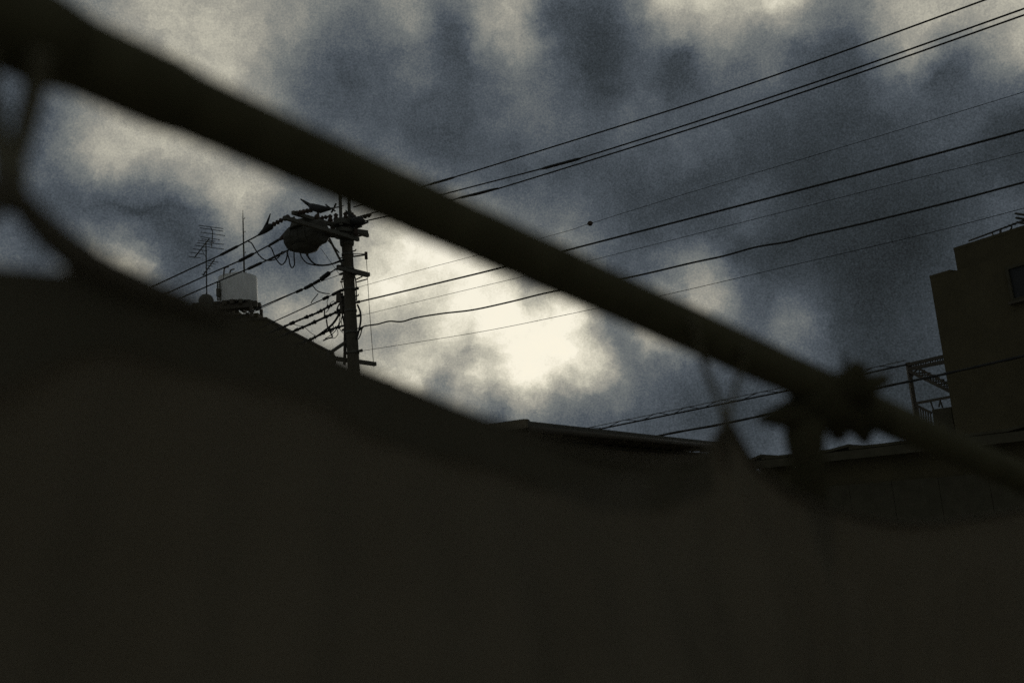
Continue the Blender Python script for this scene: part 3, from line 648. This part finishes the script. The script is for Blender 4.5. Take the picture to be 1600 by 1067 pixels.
# two cables low on the right
def plane2(px, py, P0): return onplane(px, py, P0, Vector((-DL.y, DL.x, 0)))
Pa = FP(1417, 569.5, .45)
ps = [(700, 722), (850, 689), (945, 668.5), (1080, 641), (1220, 612.5), (1300, 596), (1380, 577.5), (1417, 569.5)]
tw = thing('lashed_cable', plane2(*ps[0], Pa), 'low cable lashed to a messenger wire, reaching the outdoor stair', 'cable', 'low cables behind the house')
P = spline([plane2(x, y, Pa) for x, y in ps], 10)
m = MB(); m.tube(P, .026, 8); m.build('cable', 'rubber', tw, True)
P2 = [p + Z * .125 for p in P]; m = MB(); m.tube(P2, .012, 6); m.build('messenger_wire', 'steel', tw, True)
q = []; tot = 0
for i in range(len(P) - 1):
    for j in range(10):
        p = P[i].lerp(P[i + 1], j / 10); tot += (P[i + 1] - P[i]).length / 10; q.append(p + Z * (.066 + .062 * math.sin(tot * 5.2 + .6 * math.sin(tot * 1.3))))
m = MB(); m.tube(q, .013, 6); m.build('lashing', 'rubber', tw, True)
Pb = fac(1477, 584, -.5)
ps = [(800, 731), (900, 709), (1040, 678.5), (1120, 664), (1200, 647), (1300, 624), (1380, 604.5), (1430, 594), (1477, 584), (1600, 556), (1800, 510)]
lc = thing('low_cable', plane2(*ps[0], Pb), 'lowest thick cable crossing behind the dark knot toward the right block', 'cable', 'low cables behind the house')
P = spline([plane2(x, y, Pb) if x <= 1477 else fac(x, y, -.5) for x, y in ps], 10)
m = MB(); m.tube(P, [.034 * random.uniform(.85, 1.15) for _ in P], 8); m.build('cable', 'rubber', lc, True)

# ------------------------------------------------------------------ foreground: slanting pole, tied cloth, knotted rag
BD = .040
def bdep(x): return BD * FPX / (117 - .044 * x)
def bar_pt(x): return at(x, 210 + .449 * (x - 400), bdep(x))
B0, B1 = bar_pt(-260), bar_pt(1780)
bdir = (B1 - B0).normalized()
bn = Vector((bdir.y, -bdir.x, 0)).normalized()
if bn.y > 0: bn = -bn                                    # towards the lens
def hang(px, py, off=0.0): return onplane(px, py, B0 + bn * off, bn)
dp = thing('drying_pole', B0, 'dark slanting pole crossing the picture close to the lens', 'pole')
m = MB(); Pp = [B0.lerp(B1, f) for f in np.linspace(0, 1, 60)]
m.tube(Pp, [BD / 2 * random.uniform(.985, 1.02) for _ in Pp], 24); m.build('inner_tube', 'barwood', dp, True)
s1 = bar_pt(292); m = MB(); m.tube([B0 - bdir * .01, s1 - bdir * .012, s1], [BD / 2 * 1.12, BD / 2 * 1.12, BD / 2 * 1.04], 24); m.build('outer_tube', 'barwood', dp, True)
s0 = bar_pt(128); m = MB(); m.tube([s0 - bdir * .16, s0 - bdir * .15, s0 - bdir * .02, s0], [BD / 2 * 1.13, BD / 2 * 1.32, BD / 2 * 1.32, BD / 2 * 1.13], 24); m.build('grip_collar', 'barwood', dp, True)

# cloth: one long sheet with a gathered, tied top
topA = [(-420, 330), (-250, 380), (-100, 407), (0, 417), (90, 425), (150, 430), (200, 437), (250, 454), (320, 476), (420, 516), (510, 553), (600, 592), (700, 634), (790, 667), (880, 696), (960, 715), (1030, 722), (1080, 716), (1108, 700), (1124, 676), (1134, 652)]
topB = [(1134, 652), (1146, 668), (1158, 690), (1180, 722), (1230, 762), (1310, 797), (1420, 816), (1520, 808), (1620, 790), (1760, 740)]
def resample(pts, n):
    P = spline([Vector((x, y, 0)) for x, y in pts], 16); d = [0]
    for a, b_ in zip(P, P[1:]): d.append(d[-1] + (b_ - a).length)
    out = []
    for i in range(n):
        t = d[-1] * i / (n - 1); k = 0
        while k < len(d) - 2 and d[k + 1] < t: k += 1
        f = (t - d[k]) / max(d[k + 1] - d[k], 1e-9); out.append(P[k].lerp(P[k + 1], f))
    return out
kn = hang(1134, 655)
top = resample(topA, 150) + resample(topB, 80)[1:]
nr = 46; vs = []; fs = []
for i, p in enumerate(top):
    t3 = hang(p.x, p.y)
    drop = .95
    for j in range(nr):
        f = j / (nr - 1); z = drop * f
        # folds run down from the tied point and wander
        s = (t3 - kn).dot(bdir); rad = math.hypot(s, z + .02)
        fold = .005 * math.sin(14 * math.atan2(s, z + .05) + 3) * min(1, rad * 6) * math.exp(-rad * 2.2)
        fold += .004 * math.sin(s * 34 + 2.2 * math.sin(z * 5 + s * 3)) * min(1, z * 6)
        fold += .010 * math.sin(s * 9 + 1.1 + z * 2.5) * min(1, z * 2.5)
        fold += .004 * math.sin(s * 90 + z * 14) * min(1, z * 8)
        bul = .085 * math.exp(-((s + .20) / .24) ** 2) * (1 - math.exp(-(z / .16) ** 2)) * math.exp(-(z / .7) ** 2)
        bul -= .03 * math.exp(-((s + .62) / .2) ** 2) * min(1, z * 5) + .03 * math.exp(-((s - .35) / .25) ** 2) * min(1, z * 4)
        vs.append(t3 - Z * z + bn * (fold + bul))
for i in range(len(top) - 1):
    for j in range(nr - 1):
        a = i * nr + j; fs.append((a, a + 1, a + nr + 1, a + nr))
hc = thing('hanging_cloth', hang(500, 900), 'dark brown cloth tied under the slanting pole, filling the lower picture', 'cloth')
m = MB(); m.add(vs, fs); sh = m.build('sheet', 'cloth', hc, True)
bi = [k for k, p in enumerate(top) if -400 <= p.x <= 1112]
bv = []; bf = []; nb = 8
for k in bi:
    for j in range(nb):
        f = j / (nb - 1); p = Vector(vs[k * nr]); z = (.038 + .004 * math.sin(k * .21) + .03 * max(0, min(1, (330 - top[k].x) / 420)) ** 1.5) * f
        s_ = (p - kn).dot(bdir)
        bv.append(p - Z * z + bn * (.003 + .002 * math.sin(s_ * 40) * f))
for a in range(len(bi) - 1):
    for j in range(nb - 1):
        q = a * nb + j; bf.append((q, q + 1, q + nb + 1, q + nb))
m = MB(); m.add(bv, bf); m.build('border_band', 'band', hc, True)
# rolled hem along the top
def hem(pts, r, jit=.08, n=60):
    P = [hang(p.x, p.y, .002) for p in resample(pts, n)]; m = MB(); m.tube(P, [r * random.uniform(1 - jit, 1 + jit) for _ in P], 10); return m.build('hem', 'cloth', hc, True)
hem([(150, 432), (200, 441), (250, 460), (320, 485), (420, 523), (510, 557), (600, 593), (700, 635), (790, 668), (880, 697), (960, 716), (1030, 723), (1080, 717), (1108, 701), (1124, 677), (1134, 655)], .0035)
hem([(1134, 655), (1146, 670), (1158, 692), (1180, 724), (1230, 764), (1310, 799), (1420, 818), (1520, 810), (1620, 792)], .0035)
# the corner strap on the left: gathered edge running up to its tie
strap = [(14, 282), (30, 311), (60, 347), (100, 384), (150, 419), (210, 447), (280, 472), (350, 498)]
P = [hang(p.x, p.y, .004) for p in resample(strap, 40)]
m = MB(); m.tube(P, [(.0068 + .0062 * math.sin(math.pi * (i / 39) ** .9)) * random.uniform(.95, 1.05) for i in range(40)], 10, flat=.7); m.build('gathered_corner', 'cloth', hc, True)
P = [hang(x, y, .004) for x, y in ((14, 284), (-6, 306), (-40, 350), (-90, 395))]
m = MB(); m.tube(spline(P, 8), .010, 10, flat=.7); m.build('gathered_corner', 'cloth', hc, True)
P = [hang(x, y, .002) for x, y in ((-14, 316), (4, 322), (26, 326), (52, 332))]
m = MB(); m.tube(spline(P, 6), .0045, 8); m.build('tie_cord', 'rope', hc, True)
def cord(pts, r):
    P = spline([hang(x, y, o) for x, y, o in pts], 8); m = MB(); m.tube(P, r, 8); m.build('tie_cord', 'rope', hc, True)
cord([(-34, 60, .028), (-20, 140, .012), (-2, 220, .004), (11, 284, .004)], .0055)
cord([(66, 80, .026), (54, 150, .012), (36, 215, .004), (16, 282, .004)], .0050)
cord([(60, 60, -.026), (46, 150, -.010), (30, 220, .0), (14, 280, .0)], .0045)
def knot(x, y, r):
    c = hang(x, y, .004); m = MB(); m.tube([c + Z * r * t for t in (1.6, 1.1, .5, 0, -.6, -1.2, -1.7)], [r * .3, r * .8, r * 1.05, r * .85, r * 1.1, r * .8, r * .4], 10, jit=.12); m.build('knot', 'rope', hc, True)
knot(14, 282, .009)
cord([(1082, 500, .026), (1092, 545, .012), (1108, 590, .003), (1124, 630, .002), (1135, 655, .002)], .0030)
cord([(1166, 540, .026), (1158, 575, .012), (1148, 612, .003), (1136, 655, .002)], .0027)
knot(1135, 656, .0062)
P = [hang(x, y, .006) for x, y in ((1135, 655), (1134, 680), (1135, 705), (1136, 735))]
m = MB(); m.tube(spline(P, 6), [.0058 - .0002 * i for i in range(19)], 10, flat=.6, jit=.08); m.build('gathered_fold', 'cloth', hc, True)

# knotted rag on the pole
RDp = bdep(1280)
rc = bar_pt(1285)
rg = thing('knotted_rag', rc, 'dark rag knotted round the slanting pole with pointed loose ends', 'rag')
pm = RDp / FPX
def RG(x, y, o=0.0): return at(x, y, RDp + o)
m = MB()
c = RG(1290, 628); P = []; rr = []
for i in range(13):
    t = -1 + i / 6; P.append(c + bdir * (t * 62 * pm)); rr.append(47 * pm * max(.35, math.sqrt(max(0, 1 - t * t * .8))))
m.tube(P, rr, 18, jit=.07); m.build('wrap', 'rag', rg, True)
def tail(pts, rads, flat=.55):
    P = spline([RG(x, y, o) for x, y, o in pts], 6); k = len(P) - 1
    rr = []
    for i in range(len(P)):
        f = i / k * (len(rads) - 1); a = int(min(f, len(rads) - 2)); rr.append((rads[a] + (rads[a + 1] - rads[a]) * (f - a)) * pm)
    m = MB(); m.tube(P, rr, 10, flat=flat, jit=.08); m.build('loose_end', 'rag', rg, True)
tail([(1305, 622, 0), (1328, 598, -.02), (1344, 568, -.03)], [34, 28, 12], .9)
tail([(1322, 618, 0), (1352, 604, -.02), (1384, 592, -.01)], [30, 22, 10], .9)
tail([(1320, 608, .0), (1352, 622, .0), (1368, 640, .01)], [26, 18, 12], .8)
tail([(1270, 632, 0), (1228, 648, -.02), (1188, 655, -.03)], [36, 26, 9], .8)
tail([(1262, 630, 0), (1258, 680, -.02), (1262, 730, -.02), (1268, 800, -.01), (1272, 870, 0)], [34, 31, 29, 27, 10], .9)
tail([(1325, 640, 0), (1344, 664, .01), (1352, 690, .02)], [34, 24, 9], .9)
tail([(1300, 640, 0), (1308, 664, .0), (1311, 689, 0)], [30, 24, 10], .9)
tail([(1345, 640, 0), (1380, 655, .0), (1405, 682, 0)], [24, 26, 8], .9)
tail([(1322, 600, 0), (1320, 575, -.01), (1319, 552, -.02)], [5, 4, 3], 1.0)
